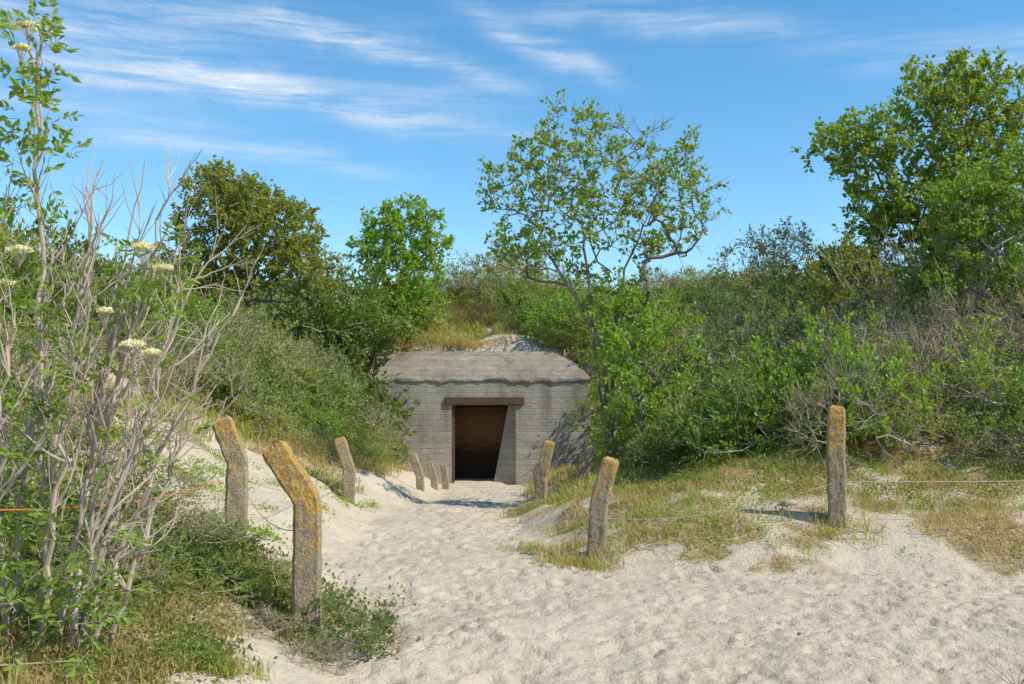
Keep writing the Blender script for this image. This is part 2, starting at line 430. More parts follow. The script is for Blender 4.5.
tree('buckthorn_bush', [B_TWIG, L_GREY], [[(4.4, 18, h1(4.4, 18) - .2), (4.4, 18, 2.6)], [(5.2, 18, h1(5.2, 18) - .2), (5.2, 18, 2.8)]],
     [(4.4, 18, 3.6, .7, .6, .9, 2), (5.1, 18, 4.0, .7, .6, .8, 2), (5.0, 18, 2.8, 1.1, .7, .8, 2), (3.7, 18, 2.9, .6, .5, .6, 1)], 300, rt=.004, step=.2, twigs=6, tlen=.34,
     nleaf=6, lsize=.075, lw=.4, lkeep=.65)
tree('hawthorn_bush', [B_TWIG, L_OLIVE], [[(6.0, 17, h1(6, 17) - .2), (6.0, 17, 2.6)]],
     [(5.8, 17, 3.6, .7, .6, .7, 2), (6.5, 17, 3.2, .8, .6, .7, 2), (5.5, 17, 2.8, .7, .6, .6, 1.2)], 220, rt=.004, step=.2, twigs=5, tlen=.28,
     nleaf=7, lsize=.07, lw=.55)
zb = h1(-6.4, 24)
tree('hawthorn_tree', [B_BROWN, L_OLIVE],
     [[(-6.4, 24, zb - .2), (-6.4, 24, 4.5), (-6.5, 24, 5.6)]],
     [(-6.9, 24, 6.3, 1.1, 1.1, .95, 3.4), (-5.8, 24, 5.7, 1.2, 1.2, .85, 3.2), (-7.5, 24, 5.1, 1.0, 1, .9, 2), (-5.4, 24, 4.7, 1.2, .8, .8, 2.6), (-6.8, 23.6, 4.4, 1.3, .8, .8, 2)],
     760, rt=.006, step=.26, twigs=4, tlen=.3, nleaf=9, lsize=.105, lw=.62)
zb = h1(-3.2, 30.5)
tree('maple_tree', [B_BROWN, L_BRIGHT],
     [[(-3.1, 30.5, zb - .2), (-3.15, 30.5, 4.6), (-3.2, 30.5, 6.0)]],
     [(-3.3, 30.5, 6.9, 1.2, 1.1, .8, 2.5), (-4.1, 30.5, 6.1, .8, .9, .6, 1.4), (-2.5, 30.5, 6.2, .7, .8, .6, 1.2), (-3.3, 30.3, 5.4, 1.2, 1, .8, 2.4), (-3.7, 30, 4.4, 1.2, .8, .6, 1.2), (-2.7, 30, 4.4, .8, .6, .5, .8)],
     400, rt=.0065, step=.3, twigs=4, tlen=.32, nleaf=8, lsize=.125, lw=.7)
for (x, y, s, k) in [(-5.0, 27, 2.2, 'bramble'), (-4.4, 26.2, 1.5, 'bramble'), (-5.8, 26, 1.9, 'privet'), (-4.9, 28.6, 2.2, 'bramble'), (-4.6, 30, 1.8, 'bramble'), (-5.6, 30, 2.2, 'privet'),
                     (1.2, 30.6, 1.2, 'bright'), (2.0, 29.5, 1.7, 'bright'), (2.9, 27.6, 1.6, 'privet'), (3.1, 25.8, 1.2, 'bramble'), (3.3, 29, 2, 'olive'), (2.3, 28.3, .8, 'olive'), (1.55, 28.9, .7, 'privet'),
                     (.3, 32, 1.5, 'olive'), (1.4, 33, 1.8, 'privet'), (-.4, 34, 1.6, 'buckthorn'), (-1.6, 34.5, 1.4, 'olive'), (-6.5, 22, 1.7, 'olive'), (-5.2, 21, 1.5, 'buckthorn'), (-4.3, 20, 1.3, 'bramble'),
                     (-5.3, 18, 1.4, 'buckthorn'), (-3.9, 24.5, 1.1, 'privet'), (-3.6, 23, .9, 'buckthorn'), (-3.7, 26.2, .6, 'privet'), (-4.0, 28.4, .9, 'bramble'), (-6.8, 19.5, 1.7, 'privet'), (-8.2, 21, 2, 'olive'),
                     (-2.5, 28.9, .45, 'olive'), (.9, 29.2, .4, 'buckthorn')]:
    put(thL if x < 0 else thB, k, x, y, s)
for (x, y, s, k) in [(3.8, 17.5, 1.5, 'privet'), (9.5, 14.5, 1.5, 'dry'), (7.6, 14, 1.4, 'dry'), (5.0, 20, 2.2, 'olive'), (4.6, 13.6, 1.1, 'dry'),
                     (5.4, 14.6, 1.3, 'dry'), (2.9, 13.2, 1.0, 'bramble'), (2.2, 14.0, .7, 'bramble'), (3.5, 13.5, 1.2, 'bramble'), (6.8, 16.0, 1.5, 'dry'), (2.4, 17.5, 1.1, 'bright')]:
    put(thR, k, x, y, s)

# ---------------------------------------------------------------- bunker
def concrete(name, mul, tint):
    mc, t, b = newmat(name)
    tc = t.node('ShaderNodeTexCoord'); ob = tc.outputs['Object']
    wv = t.node('ShaderNodeVectorMath', operation='ADD'); t.l.new(ob, wv.inputs[0])
    cbn = t.node('ShaderNodeCombineXYZ'); t.l.new(t.m('MULTIPLY', t.m('SUBTRACT', t.noise(ob, .8, 2), .5), .05), cbn.inputs[2]); t.l.new(cbn.outputs[0], wv.inputs[1])
    sep = t.node('ShaderNodeSeparateXYZ'); t.l.new(wv.outputs[0], sep.inputs[0])
    n1 = t.noise(ob, .9, 5, .6); n2 = t.noise(ob, 9, 6, .75); n5 = t.noise(t.mapping(ob, (.45, .45, 5)), 1.0, 5, .65)
    n6 = t.noise(ob, 2.6, 6, .7)
    streak = t.noise(t.mapping(ob, (3.5, 3.5, .45)), 1.0, 6, .65)
    board = t.m('DIVIDE', sep.outputs[2], .15)
    fr_ = t.m('FRACT', board); fl = t.m('FLOOR', board)
    wn = t.node('ShaderNodeTexWhiteNoise', noise_dimensions='1D'); t.l.new(fl, wn.inputs['W'])
    groove = t.ramp(t.m('ABSOLUTE', t.m('SUBTRACT', fr_, .5)), .42, .5)
    gv = t.m('MULTIPLY', groove, t.ramp(n6, .35, .6))
    col = t.mix(t.ramp(n1, .3, .7), (.31, .275, .22), (.46, .415, .34))
    col = t.mix(t.m('MULTIPLY', t.ramp(n5, .35, .7), .45), col, (.23, .21, .175))
    col = t.mix(t.m('MULTIPLY', wn.outputs[0], .15), col, (.25, .235, .20))
    col = t.mix(t.m('MULTIPLY', t.ramp(streak, .46, .70), .6), col, (.17, .15, .12))
    col = t.mix(t.m('MULTIPLY', t.ramp(n6, .52, .70), .5), col, (.52, .48, .40))
    col = t.mix(t.m('MULTIPLY', t.ramp(n2, .46, .3), .5), col, (.18, .155, .12))
    col = t.mix(t.m('MULTIPLY', gv, .45), col, (.11, .10, .085))
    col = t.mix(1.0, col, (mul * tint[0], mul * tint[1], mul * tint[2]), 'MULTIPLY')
    t.l.new(col, b.inputs['Base Color'])
    hh = t.m('SUBTRACT', t.m('ADD', t.m('MULTIPLY', n2, 1.1), t.m('ADD', t.m('MULTIPLY', wn.outputs[0], .2), n6)), t.m('MULTIPLY', gv, .6))
    t.l.new(t.bump(hh, .6, .035), b.inputs['Normal'])
    return mc
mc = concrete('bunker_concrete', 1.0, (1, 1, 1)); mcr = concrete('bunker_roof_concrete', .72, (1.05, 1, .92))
mr, t, b = newmat('rusty_steel')
tc = t.node('ShaderNodeTexCoord'); nn = t.noise(t.mapping(tc.outputs['Object'], (2, 8, 12)), 2, 5)
t.l.new(t.mix(nn, (.05, .03, .022), (.19, .115, .08)), b.inputs['Base Color'])
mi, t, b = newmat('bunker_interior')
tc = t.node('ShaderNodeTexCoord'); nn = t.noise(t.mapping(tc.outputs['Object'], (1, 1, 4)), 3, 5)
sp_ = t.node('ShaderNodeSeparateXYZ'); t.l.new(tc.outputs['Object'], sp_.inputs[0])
inner_shade = t.ramp(t.m('ADD', sp_.outputs[2], t.m('MULTIPLY', nn, .5)), .95, .25)  # doorway darkness painted into the inner wall colour, deeper towards the floor
t.l.new(t.mix(inner_shade, t.mix(nn, (.16, .07, .03), (.30, .16, .075)), (.05, .03, .02)), b.inputs['Base Color'])
bunker = empty('concrete_bunker')
def quads(name, V, F, mat, parent, bev=0):
    me = bpy.data.meshes.new(name); me.from_pydata(V, [], F); me.update(); me.materials.append(mat)
    o = bpy.data.objects.new(name, me); scene.collection.objects.link(o); o.parent = parent
    if bev:
        md = o.modifiers.new('b', 'BEVEL'); md.width = bev; md.segments = 2
    return o
def box(name, x0, x1, y0, y1, z0, z1, mat, parent, bev=.01):
    V = [(x0, y0, z0), (x1, y0, z0), (x1, y1, z0), (x0, y1, z0), (x0, y0, z1), (x1, y0, z1), (x1, y1, z1), (x0, y1, z1)]
    F = [(0, 3, 2, 1), (4, 5, 6, 7), (0, 1, 5, 4), (1, 2, 6, 5), (2, 3, 7, 6), (3, 0, 4, 7)]
    return quads(name, V, F, mat, parent, bev)
dx0, dx1, dzt = -1.62, .10, 1.46
zf = -1.3; ze = 2.17; zr = 2.98
xs_ = [BX0, dx0, dx1, BX1]; zs_ = [zf, dzt, ze]
V = []
for z in zs_:
    for x in xs_: V.append((x, 27.0, z))
F = [(0, 1, 5, 4), (2, 3, 7, 6), (4, 5, 9, 8), (5, 6, 10, 9), (6, 7, 11, 10)]
yin = 28.56
V += [(dx0, yin, zf), (dx1, yin, zf), (dx0, yin, dzt), (dx1, yin, dzt)]
F += [(1, 12, 14, 5), (2, 6, 15, 13), (5, 14, 15, 6)]
V += [(BX0, 30.2, ze), (BX1, 30.2, ze), (BX0, 30.2, zf), (BX1, 30.2, zf)]
F += [(0, 8, 16, 18), (3, 19, 17, 11)]
quads('walls', V, F, mc, bunker)
U, Wd = 220, 50
rv = []
for j in range(Wd + 1):
    s = j / Wd
    if s < .10: yy = 26.97; zz = ze - .05 + (s / .10) * .07
    elif s < .85:
        q = (s - .10) / .75; a_ = q * math.pi / 2
        yy = 26.97 + q * 1.5; zz = ze + .02 + (zr - ze - .02) * (.55 * math.sin(a_) + .45 * min(1, q * 1.25))
    else:
        q = (s - .85) / .15; yy = 28.47 + q * 1.8; zz = zr + q * .02
    qi = min(1, max(0, (s - .10) / .75))
    xl = BX0 - .02 + .60 * qi; xr = BX1 + .02 - .95 * qi
    for i in range(U + 1):
        u = i / U; xx = xl + (xr - xl) * u
        ed = min(xx - xl, xr - xx); rv.append((xx, yy, zz - .10 * math.exp(-(ed / .18) ** 2) * qi))
rv = np.array(rv)
nn_ = fbm(rv[:, 0] * 2.5 + 30, rv[:, 1] * 3 + rv[:, 2] * 3) - .5; nf_ = fbm(rv[:, 0] * 12, rv[:, 2] * 12 + rv[:, 1] * 9) - .5
edge_ = np.exp(-((rv[:, 2] - ze - .02) / .08) ** 2)
rv[:, 2] += nn_ * .08 + nf_ * .04 - edge_ * np.maximum(fbm(rv[:, 0] * 3.3 + 70, rv[:, 0] * 0) - .5, 0) * .25; rv[:, 1] += nn_ * .04 + nf_ * .03
ix = np.arange((U + 1) * (Wd + 1)).reshape(Wd + 1, U + 1)
rf = np.stack([ix[:-1, :-1], ix[:-1, 1:], ix[1:, 1:], ix[1:, :-1]], -1).reshape(-1, 4)
rb = MB(); rb.add(rv, rf, 0)
for side, xi in ((0, BX0 - .02), (U, BX1 + .02)):
    e = rv[ix[:, side]]; lo = e.copy(); lo[:, 0] = xi; lo[:, 2] = np.minimum(e[:, 2], ze - .02); lo[:, 1] = e[:, 1] + .02
    n_ = len(e); VV = np.concatenate([e, lo]); i_ = np.arange(n_ - 1)
    rb.add(VV, np.stack([i_, i_ + 1, i_ + 1 + n_, i_ + n_], 1), 0)
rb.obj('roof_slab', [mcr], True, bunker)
quads('underside', [(BX0 - .02, 26.97, ze - .045), (BX1 + .02, 26.97, ze - .045), (BX1 + .02, 27.05, ze - .045), (BX0 - .02, 27.05, ze - .045)], [(0, 1, 2, 3)], mc, bunker)
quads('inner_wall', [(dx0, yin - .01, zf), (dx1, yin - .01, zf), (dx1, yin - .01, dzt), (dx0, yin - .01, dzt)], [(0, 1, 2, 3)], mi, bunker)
o = box('door_lintel', -1.80, .33, 26.94, 27.2, 1.475, 1.68, mr, bunker, .015)
quads('wing_wall', [(-.10, 27.25, dzt - .003), (dx1 - .003, 27.03, dzt - .003), (dx1 - .003, 27.03, zf), (-.62, 27.25, zf), (-.10, yin - .02, dzt - .003), (-.62, yin - .02, zf)],
      [(0, 3, 2, 1), (0, 4, 5, 3)], mc, bunker)
box('door_frame', dx0 + .003, dx0 + .07, 27.06, 27.2, zf, dzt - .01, mr, bunker)
box('cross_beam', dx0 + .08, -.2, 28.3, 28.42, 1.20, 1.40, mr, bunker)

# ---------------------------------------------------------------- concrete posts
mp, t, b = newmat('lichen_concrete')
tc = t.node('ShaderNodeTexCoord'); ob = tc.outputs['Object']; oi = t.node('ShaderNodeObjectInfo')
sh = t.node('ShaderNodeVectorMath', operation='ADD'); t.l.new(ob, sh.inputs[0])
cb = t.node('ShaderNodeCombineXYZ'); t.l.new(t.m('MULTIPLY', oi.outputs['Random'], 50.0), cb.inputs[0]); t.l.new(cb.outputs[0], sh.inputs[1])
pv = sh.outputs[0]
sep = t.node('ShaderNodeSeparateXYZ'); t.l.new(ob, sep.inputs[0])
n1 = t.noise(pv, 7, 5, .65); n2 = t.noise(pv, 45, 5, .7); n3 = t.noise(pv, 17, 6, .8, .3); n4 = t.noise(pv, 120, 3)
col = t.mix(t.ramp(n1, .3, .7), (.27, .21, .135), (.43, .35, .23))
col = t.mix(t.m('MULTIPLY', t.ramp(n2, .5, .65), .6), col, (.52, .44, .31))
col = t.mix(t.m('MULTIPLY', t.ramp(n4, .52, .62), .6), col, (.11, .09, .07))
lz = t.m('MULTIPLY', t.ramp(sep.outputs[2], .1, 1.3), .19)
lf = t.ramp(t.m('ADD', n3, lz), .585, .66)
col = t.mix(t.m('MULTIPLY', lf, .85), col, t.mix(t.ramp(n2, .4, .6), (.50, .21, .025), (.55, .40, .10)))
t.l.new(col, b.inputs['Base Color'])
t.l.new(t.bump(t.m('ADD', n2, t.m('ADD', t.m('MULTIPLY', n4, .4), t.m('MULTIPLY', n1, .8))), 1.0, .016), b.inputs['Normal'])
def post(x, y, w, ht, bend_z, bend_dx, lean=0., leany=0., rot=0.):
    z0 = h1(x, y)
    pth = [(0, 0, -.35), (lean * bend_z, leany * bend_z, bend_z), (lean * bend_z + bend_dx, leany * bend_z, ht)]
    pts = []
    for i, (a, b_) in enumerate(zip(pth[:-1], pth[1:])):
        a = np.array(a); b_ = np.array(b_); k = 30 if i == 0 else 16
        for q in range(k): pts.append(a + (b_ - a) * q / k)
    pts.append(np.array(pth[-1])); pts = np.array(pts)
    sm = pts.copy(); sm[1:-1] = (pts[:-2] + 2 * pts[1:-1] + pts[2:]) / 4; pts = sm
    tan = norm(np.gradient(pts, axis=0))
    c = .80; sq = []
    for (ax, ay, bx, by) in [(c, -1, 1, -c), (1, -c, 1, c), (1, c, c, 1), (c, 1, -c, 1), (-c, 1, -1, c), (-1, c, -1, -c), (-1, -c, -c, -1), (-c, -1, c, -1)]:
        k = 2 if abs(ax - bx) + abs(ay - by) < .8 else 6
        for q in range(k): sq.append((ax + (bx - ax) * q / k, ay + (by - ay) * q / k))
    sq = np.array(sq); n = len(sq)
    V = []; hw = w / 2
    ph = rng.uniform(0, 100)
    for i, p in enumerate(pts):
        sx = norm(np.cross(np.array([0, 1., 0]), tan[i])); sy = np.array([0, 1., 0])
        sc = 1.0 - .08 * i / len(pts) + (vnoise(np.array([i * .35 + ph]), np.array([ph]))[0] - .5) * .09
        if i == len(pts) - 1: sc *= .93
        jt = (vnoise(sq[:, 0] * 3 + ph, sq[:, 1] * 3 + i * .5) - .5)[:, None] * .10
        ring = p + (sq[:, :1] * sx + sq[:, 1:] * sy) * hw * sc * (1 + jt) + rng.normal(size=(n, 3)) * w * .008
        V.append(ring)
    last = V[-1]; cen = last.mean(0)
    V.append(cen + (last - cen) * .7 + tan[-1] * w * .10 + rng.normal(size=(n, 3)) * w * .03); V.append(cen + (last - cen) * .3 + tan[-1] * w * .14); V.append(cen + (last - cen) * .02 + tan[-1] * w * .14)
    V = np.array(V); R = len(V)
    idx = np.arange(R * n).reshape(R, n)
    F = np.stack([idx[:-1], np.roll(idx[:-1], -1, 1), np.roll(idx[1:], -1, 1), idx[1:]], -1).reshape(-1, 4)
    mb = MB(); mb.add(V.reshape(-1, 3), F, 0)
    o = mb.obj('concrete_post', [mp], False); o.location = (x, y, z0); o.rotation_euler = (0, 0, rot)
    return o
post(-1.33, 6.6, .18, 1.24, .90, -.22, -.01, 0, .12)
post(-2.33, 8.5, .18, .98, .62, -.14, 0.02, 0, .2)
post(-2.27, 14, .17, .86, .45, -.13, 0, 0, .1)
post(-1.80, 20, .16, .74, .3, -.15, -.1)
post(-1.75, 23, .16, .62, .3, -.12, -.1)
post(-1.6, 24.6, .16, .6, .3, -.05, -.1)
post(.40, 14.5, .17, .94, .45, .12, .05, 0, -.2)
post(.82, 10, .18, .92, .5, .12, .09, 0, -.2)
post(3.29, 10.2, .18, 1.16, .7, .01, .0, 0, -.25)
post(.55, 22.5, .16, .55, .3, .05, .05)
post(1.05, 15.2, .18, .55, .3, .12, .1)

mw, t, b = newmat('fence_wire'); b.inputs['Base Color'].default_value = (.42, .34, .26, 1); b.inputs['Roughness'].default_value = .5
mo, t, b = newmat('orange_rope'); b.inputs['Base Color'].default_value = (.60, .17, .05, 1)
wire = MB(); rope = MB()
def wireline(w_, a, b_, sag, r=.0032):
    a = np.array(a, float); b_ = np.array(b_, float); s = np.linspace(0, 1, 25)[:, None]
    P = a + (b_ - a) * s; P[:, 2] -= sag * 4 * (s * (1 - s))[:, 0]
    tubes(w_, P[:-1], P[1:], np.full(24, r), np.full(24, r), 5, 0)
zA = h1(-2.33, 8.5); zI = h1(3.29, 10.2); zB = h1(-1.33, 6.6); zH = h1(.82, 10)
wireline(rope, (-2.42, 8.38, zA + .48), (-2.3, 4.4, 1.12), .06, .004); wireline(rope, (-2.3, 4.4, 1.12), (-3.6, 3.5, 1.0), .03, .004)
wireline(wire, (-2.33, 8.4, zA + .6), (-1.42, 6.65, zB + .7), .15)
wireline(wire, (3.38, 10.15, zI + .42), (8.5, 9.6, 1.0), .06, .005); wireline(wire, (.92, 9.95, zH + .35), (3.2, 10.12, zI + .4), .12, .003)
wireline(wire, (-1.33, 6.5, zB + .12), (-2.3, 4.2, .5), .05, .003); wireline(wire, (-2.27, 14, h1(-2.27, 14) + .4), (-2.33, 8.6, zA + .5), .2)
wire.obj('fence_wire', [mw]); rope.obj('orange_rope', [mo])

# ---------------------------------------------------------------- grass and low cover
def tufts(mb, px, py, hgt, nb=16, w=.006, m=0, spread=.05, lay=.5):
    n = len(px); z = h(px, py)
    q = np.repeat(np.arange(n), nb); N = len(q)
    hg = np.broadcast_to(hgt, n)[q] * rng.uniform(.5, 1.2, N)
    p = np.stack([px[q], py[q], z[q] - .01], 1); p[:, :2] += rng.normal(size=(N, 2)) * spread
    a = rng.uniform(0, 6.283, N); out = np.stack([np.cos(a), np.sin(a), np.zeros(N)], 1) * (rng.random(N) * lay + .05)[:, None]
    s = np.stack([-np.sin(a), np.cos(a), np.zeros(N)], 1) * w
    p1 = p + (out * .35 + np.array([0, 0, .55])) * hg[:, None]; p2 = p + (out * 1.1 + np.array([0, 0, .85])) * hg[:, None]
    V = np.stack([p - s, p + s, p1 + s * .8, p1 - s * .8, p2 + s * .15, p2 - s * .15], 1).reshape(-1, 3)
    i = (np.arange(N) * 6)[:, None]
    F = np.concatenate([i + np.array([[0, 1, 2, 3]]), i + np.array([[3, 2, 4, 5]])])
    mb.add(V, F, m, np.repeat(rng.random(N), 6))
def sample(n, x0, x1, y0, y1, cond):
    x = rng.uniform(x0, x1, n); y = rng.uniform(y0, y1, n); d = outdist(x, y)
    nz = fbm(x * .9 + 70, y * .9 + 13); k = cond(x, y, d, nz, vegmask(x, y, d))
    return x[k], y[k], nz[k]
dry = MB(); gr = MB()
x, y, nz = sample(13000, -.3, 9, 8, 15, lambda x, y, d, n, v: (d > .05) & (d < 4.5) & (x > -.5) & (v ** 1.3 * .55 > rng.random(len(x))))
tufts(dry, x, y, rng.uniform(.03, .13, len(x)), 13, .0035, lay=1.6, spread=.08)
x, y, nz = sample(8000, -.3, 9, 8, 15, lambda x, y, d, n, v: (d > .15) & (d < 4) & (x > -.5) & (fbm(x * 2.2 + 3, y * 2.2) > .56) & (v > .35) & (rng.random(len(x)) < .5))
tufts(gr, x, y, rng.uniform(.04, .14, len(x)), 12, .004, lay=.9, spread=.05)
for cx, cy, n_ in ((.55, 9.95, 16), (.75, 9.75, 14), (.35, 10.6, 14), (3.25, 10.05, 12), (.3, 14.0, 20)):
    x = cx + rng.normal(size=n_) * .2; y = cy + rng.normal(size=n_) * .14
    tufts(gr, x, y, rng.uniform(.06, .18, n_), 14, .0035, lay=.9, spread=.05)
    x = cx + rng.normal(size=n_) * .25; y = cy + rng.normal(size=n_) * .16
    tufts(dry, x, y, rng.uniform(.06, .2, n_), 14, .0035, lay=1.2, spread=.06)
x, y, nz = sample(10000, -4.5, -.5, 3, 9, lambda x, y, d, n, v: (d > .0) & (d < 4.5) & (v ** 1.3 * .6 > rng.random(len(x))))
tufts(dry, x, y, rng.uniform(.04, .16, len(x)), 13, .003, lay=1.3, spread=.07)
x, y, nz = sample(3000, -4.5, -.5, 3, 9, lambda x, y, d, n, v: (d > .1) & (n < .45) & (v > .45) & (rng.random(len(x)) < .5))
tufts(gr, x, y, rng.uniform(.05, .16, len(x)), 14, .0035, lay=.8, spread=.05)
x, y = -1.62 + rng.normal(size=70) * .09, 5.25 + rng.normal(size=70) * .07
tufts(gr, x, y, rng.uniform(.05, .11, 70), 30, .003, lay=.9, spread=.04)
offb = lambda x, y: ~((x > BX0 - .1) & (x < BX1 + .1) & (y > 26.8) & (y < 28.8))
x, y, nz = sample(10000, -6, 5, 13, 30.5, lambda x, y, d, n, v: (d > .3) & (d < 3.5) & offb(x, y) & (v > .25) & (rng.random(len(x)) < .5))
tufts(dry, x, y, rng.uniform(.08, .26, len(x)), 10, .007, lay=.9, spread=.08)
x, y, nz = sample(9000, -6, 5, 13, 30.5, lambda x, y, d, n, v: (d > .3) & (d < 3.5) & offb(x, y) & (n < .55) & (v > .25))
tufts(gr, x, y, rng.uniform(.08, .26, len(x)), 10, .007, lay=.9, spread=.08)
x, y, nz = sample(3500, -9, 9, 28.8, 36, lambda x, y, d, n, v: (n > .40) & (v > .2))
tufts(dry, x, y, rng.uniform(.2, .5, len(x)), 12, .010, lay=.8, spread=.1)
x, y, nz = sample(2400, -9, 9, 28.8, 36, lambda x, y, d, n, v: (n < .6) & (v > .2))
tufts(gr, x, y, rng.uniform(.2, .5, len(x)), 12, .010, lay=.8, spread=.1)
x = rng.uniform(-3.2, 1.3, 420); x = x[(fbm(x * 1.5 + 9, x * 0) > .47) & ((x < -.9) | (rng.random(420) < .25))]; y = 28.78 + rng.random(len(x)) * .5
tufts(dry, x, y, rng.uniform(.08, .28, len(x)), 12, .007, lay=1.5, spread=.10)
dry.obj('dry_grass', [G_DRY]); gr.obj('marram_grass', [G_GREEN])

def cover(mb, x, y, k, hh_, ls, m=0, spread=.12):
    q = np.repeat(np.arange(len(x)), k); N = len(q)
    px = x[q] + rng.normal(size=N) * spread; py = y[q] + rng.normal(size=N) * spread
    z = h(px, py) + np.abs(rng.normal(size=N)) * np.broadcast_to(hh_, len(x))[q] * .6
    P = np.stack([px, py, z], 1); D = norm(rng.normal(size=(N, 3)) + np.array([0, 0, .6]))
    L = ls * rng.uniform(.6, 1.3, N); leaves(mb, P, D, L, L * .6, m)
c1 = MB()
x, y, nz = sample(2200, -4.6, -.7, 5.0, 8.6, lambda x, y, d, n, v: (d > .25) & (d < 3.6) & (fbm(x * 1.6 + 5, y * 1.6) > .50) & (v > .3))
cover(c1, x, y, 40, .12, .032, 0, .09)
x, y, nz = sample(1600, -4.6, -.7, 4.6, 8.6, lambda x, y, d, n, v: (d > .3) & (d < 3.6) & (fbm(x * 1.6 + 45, y * 1.6) > .52) & (v > .3))
cover(c1, x, y, 34, .10, .035, 1, .09)
x, y = -2.35 + rng.normal(size=260) * .5, 7.4 + rng.normal(size=260) * .35
cover(c1, x, y, 45, .15, .036, 0, .08); cover(c1, x[:140] + .1, y[:140], 40, .18, .034, 1, .09)
x, y, nz = sample(1000, .2, 9, 9, 14, lambda x, y, d, n, v: (d > .5) & (d < 4) & (fbm(x * 1.6 + 25, y * 1.6) > .57))
cover(c1, x, y, 32, .06, .028, 2, .07)
x, y, nz = sample(1200, .2, 9, 9, 14, lambda x, y, d, n, v: (d > 1.8) & (d < 4) & (fbm(x * 1.6 + 55, y * 1.6) > .5))
cover(c1, x, y, 32, .16, .035, 0, .1)
x, y, nz = sample(900, -5.5, -1.8, 8.5, 15, lambda x, y, d, n, v: (d > .5) & (fbm(x * 2.4 + 25, y * 2.4) > .60))
cover(c1, x, y, 35, .05, .03, 2, .07)
c1.obj('creeping_ground_cover', [L_DARK, L_RED, L_BRIGHT])

lowR = empty('rose_bush')
for (x, y, s, sz, k) in [(-1.05, 6.3, .38, .85, 'bramble'), (-1.15, 5.95, .24, .7, 'dry'), (-.90, 6.45, .28, .9, 'dry'), (-1.6, 6.95, .35, .5, 'bramble'), (-1.9, 7.0, .45, .5, 'olive'),
                     (-2.1, 6.5, .45, .6, 'privet'), (-2.5, 7.2, .6, .7, 'buckthorn'), (-2.8, 6.6, .6, .8, 'bramble'), (-3.2, 7.3, .8, .9, 'olive'), (-1.65, 6.3, .3, .5, 'dry'),
                     (-3.4, 6.3, .8, 1., 'privet'), (-2.5, 6.1, .45, .7, 'dry'), (-3.0, 8.2, .55, .6, 'buckthorn'), (-3.9, 8.4, .8, 1., 'olive'), (-1.9, 7.6, .4, .5, 'dry'),
                     (-4.4, 7.4, .9, 1.1, 'privet'), (-4.6, 9.2, .8, 1., 'buckthorn'), (-2.3, 7.6, .45, .5, 'bramble'), (-2.75, 7.8, .45, .6, 'dry')]:
    put(lowR, k, x, y, s, sz, -.04)

# ---------------------------------------------------------------- elder shrub, left foreground
el = MB()
zb = h1(-2.4, 5.0)
er = np.random.default_rng(8)
stems = [((-2.35, 5.1), (-2.42, 5.0, 3.45)), ((-2.2, 5.0), (-1.70, 5.0, 2.75)), ((-2.3, 5.2), (-1.9, 5.1, 2.85)), ((-2.15, 5.1), (-1.35, 5.2, 2.25)),
         ((-2.2, 4.9), (-1.55, 4.9, 1.95)), ((-2.45, 5.2), (-2.2, 5.3, 2.9)), ((-2.5, 5.0), (-2.65, 5.0, 2.8)), ((-2.3, 4.9), (-2.0, 4.8, 2.3)), ((-2.25, 5.3), (-1.75, 5.5, 2.4)),
         ((-2.6, 5.2), (-2.5, 5.4, 2.3)), ((-2.1, 5.2), (-1.6, 5.3, 1.6)), ((-2.5, 4.8), (-2.35, 4.7, 2.0)), ((-2.7, 5.0), (-2.95, 5.1, 2.4)),
         ((-2.25, 5.0), (-1.85, 5.0, 2.5)), ((-2.4, 5.1), (-2.1, 5.0, 2.6)), ((-2.2, 5.1), (-1.5, 5.1, 2.45))]
for si, ((bx, by), (tx, ty, tz)) in enumerate(stems):
    a = np.array([bx, by, zb - .2]); c = np.array([tx, ty, tz]); mid = a + (c - a) * .5 + np.array([(a[0] - c[0]) * .18, 0, .12])
    pts = []
    for s in np.linspace(0, 1, 19):
        pts.append((1 - s) ** 2 * a + 2 * s * (1 - s) * mid + s * s * c + er.normal(size=3) * .013)
    pts = np.array(pts)
    r = np.linspace(.018, .0026, 19) if si else np.linspace(.022, .006, 19)
    tubes(el, pts[:-1], pts[1:], r[:-1], r[1:], 7, 0)
    for k in range(12):
        i = er.integers(5, 18); d = norm(pts[min(i + 1, 18)] - pts[i]); d = norm(d + er.normal(size=3) * .42 + np.array([.10, 0, .05]))
        L = er.uniform(.3, .85) * (1.15 - i / 26); p = pts[i]; q = [p]
        for s in range(8):
            d = norm(d + er.normal(size=3) * .12 + np.array([0, 0, .06])); p = p + d * L / 8; q.append(p)
        q = np.array(q); rr = np.linspace(min(.0072, r[i]), .0018, 9); tubes(el, q[:-1], q[1:], rr[:-1], rr[1:], 5, 0)
        for z_ in range(3):
            j = er.integers(2, 8); d2 = norm(d + er.normal(size=3) * .5); l2 = er.uniform(.08, .28)
            e1 = q[j] + d2 * l2 * .5; e2 = e1 + norm(d2 + er.normal(size=3) * .25 + np.array([0, 0, .15])) * l2 * .5
            tubes(el, [q[j], e1], [e1, e2], [.003, .0022], [.0022, .0012], 4, 0)
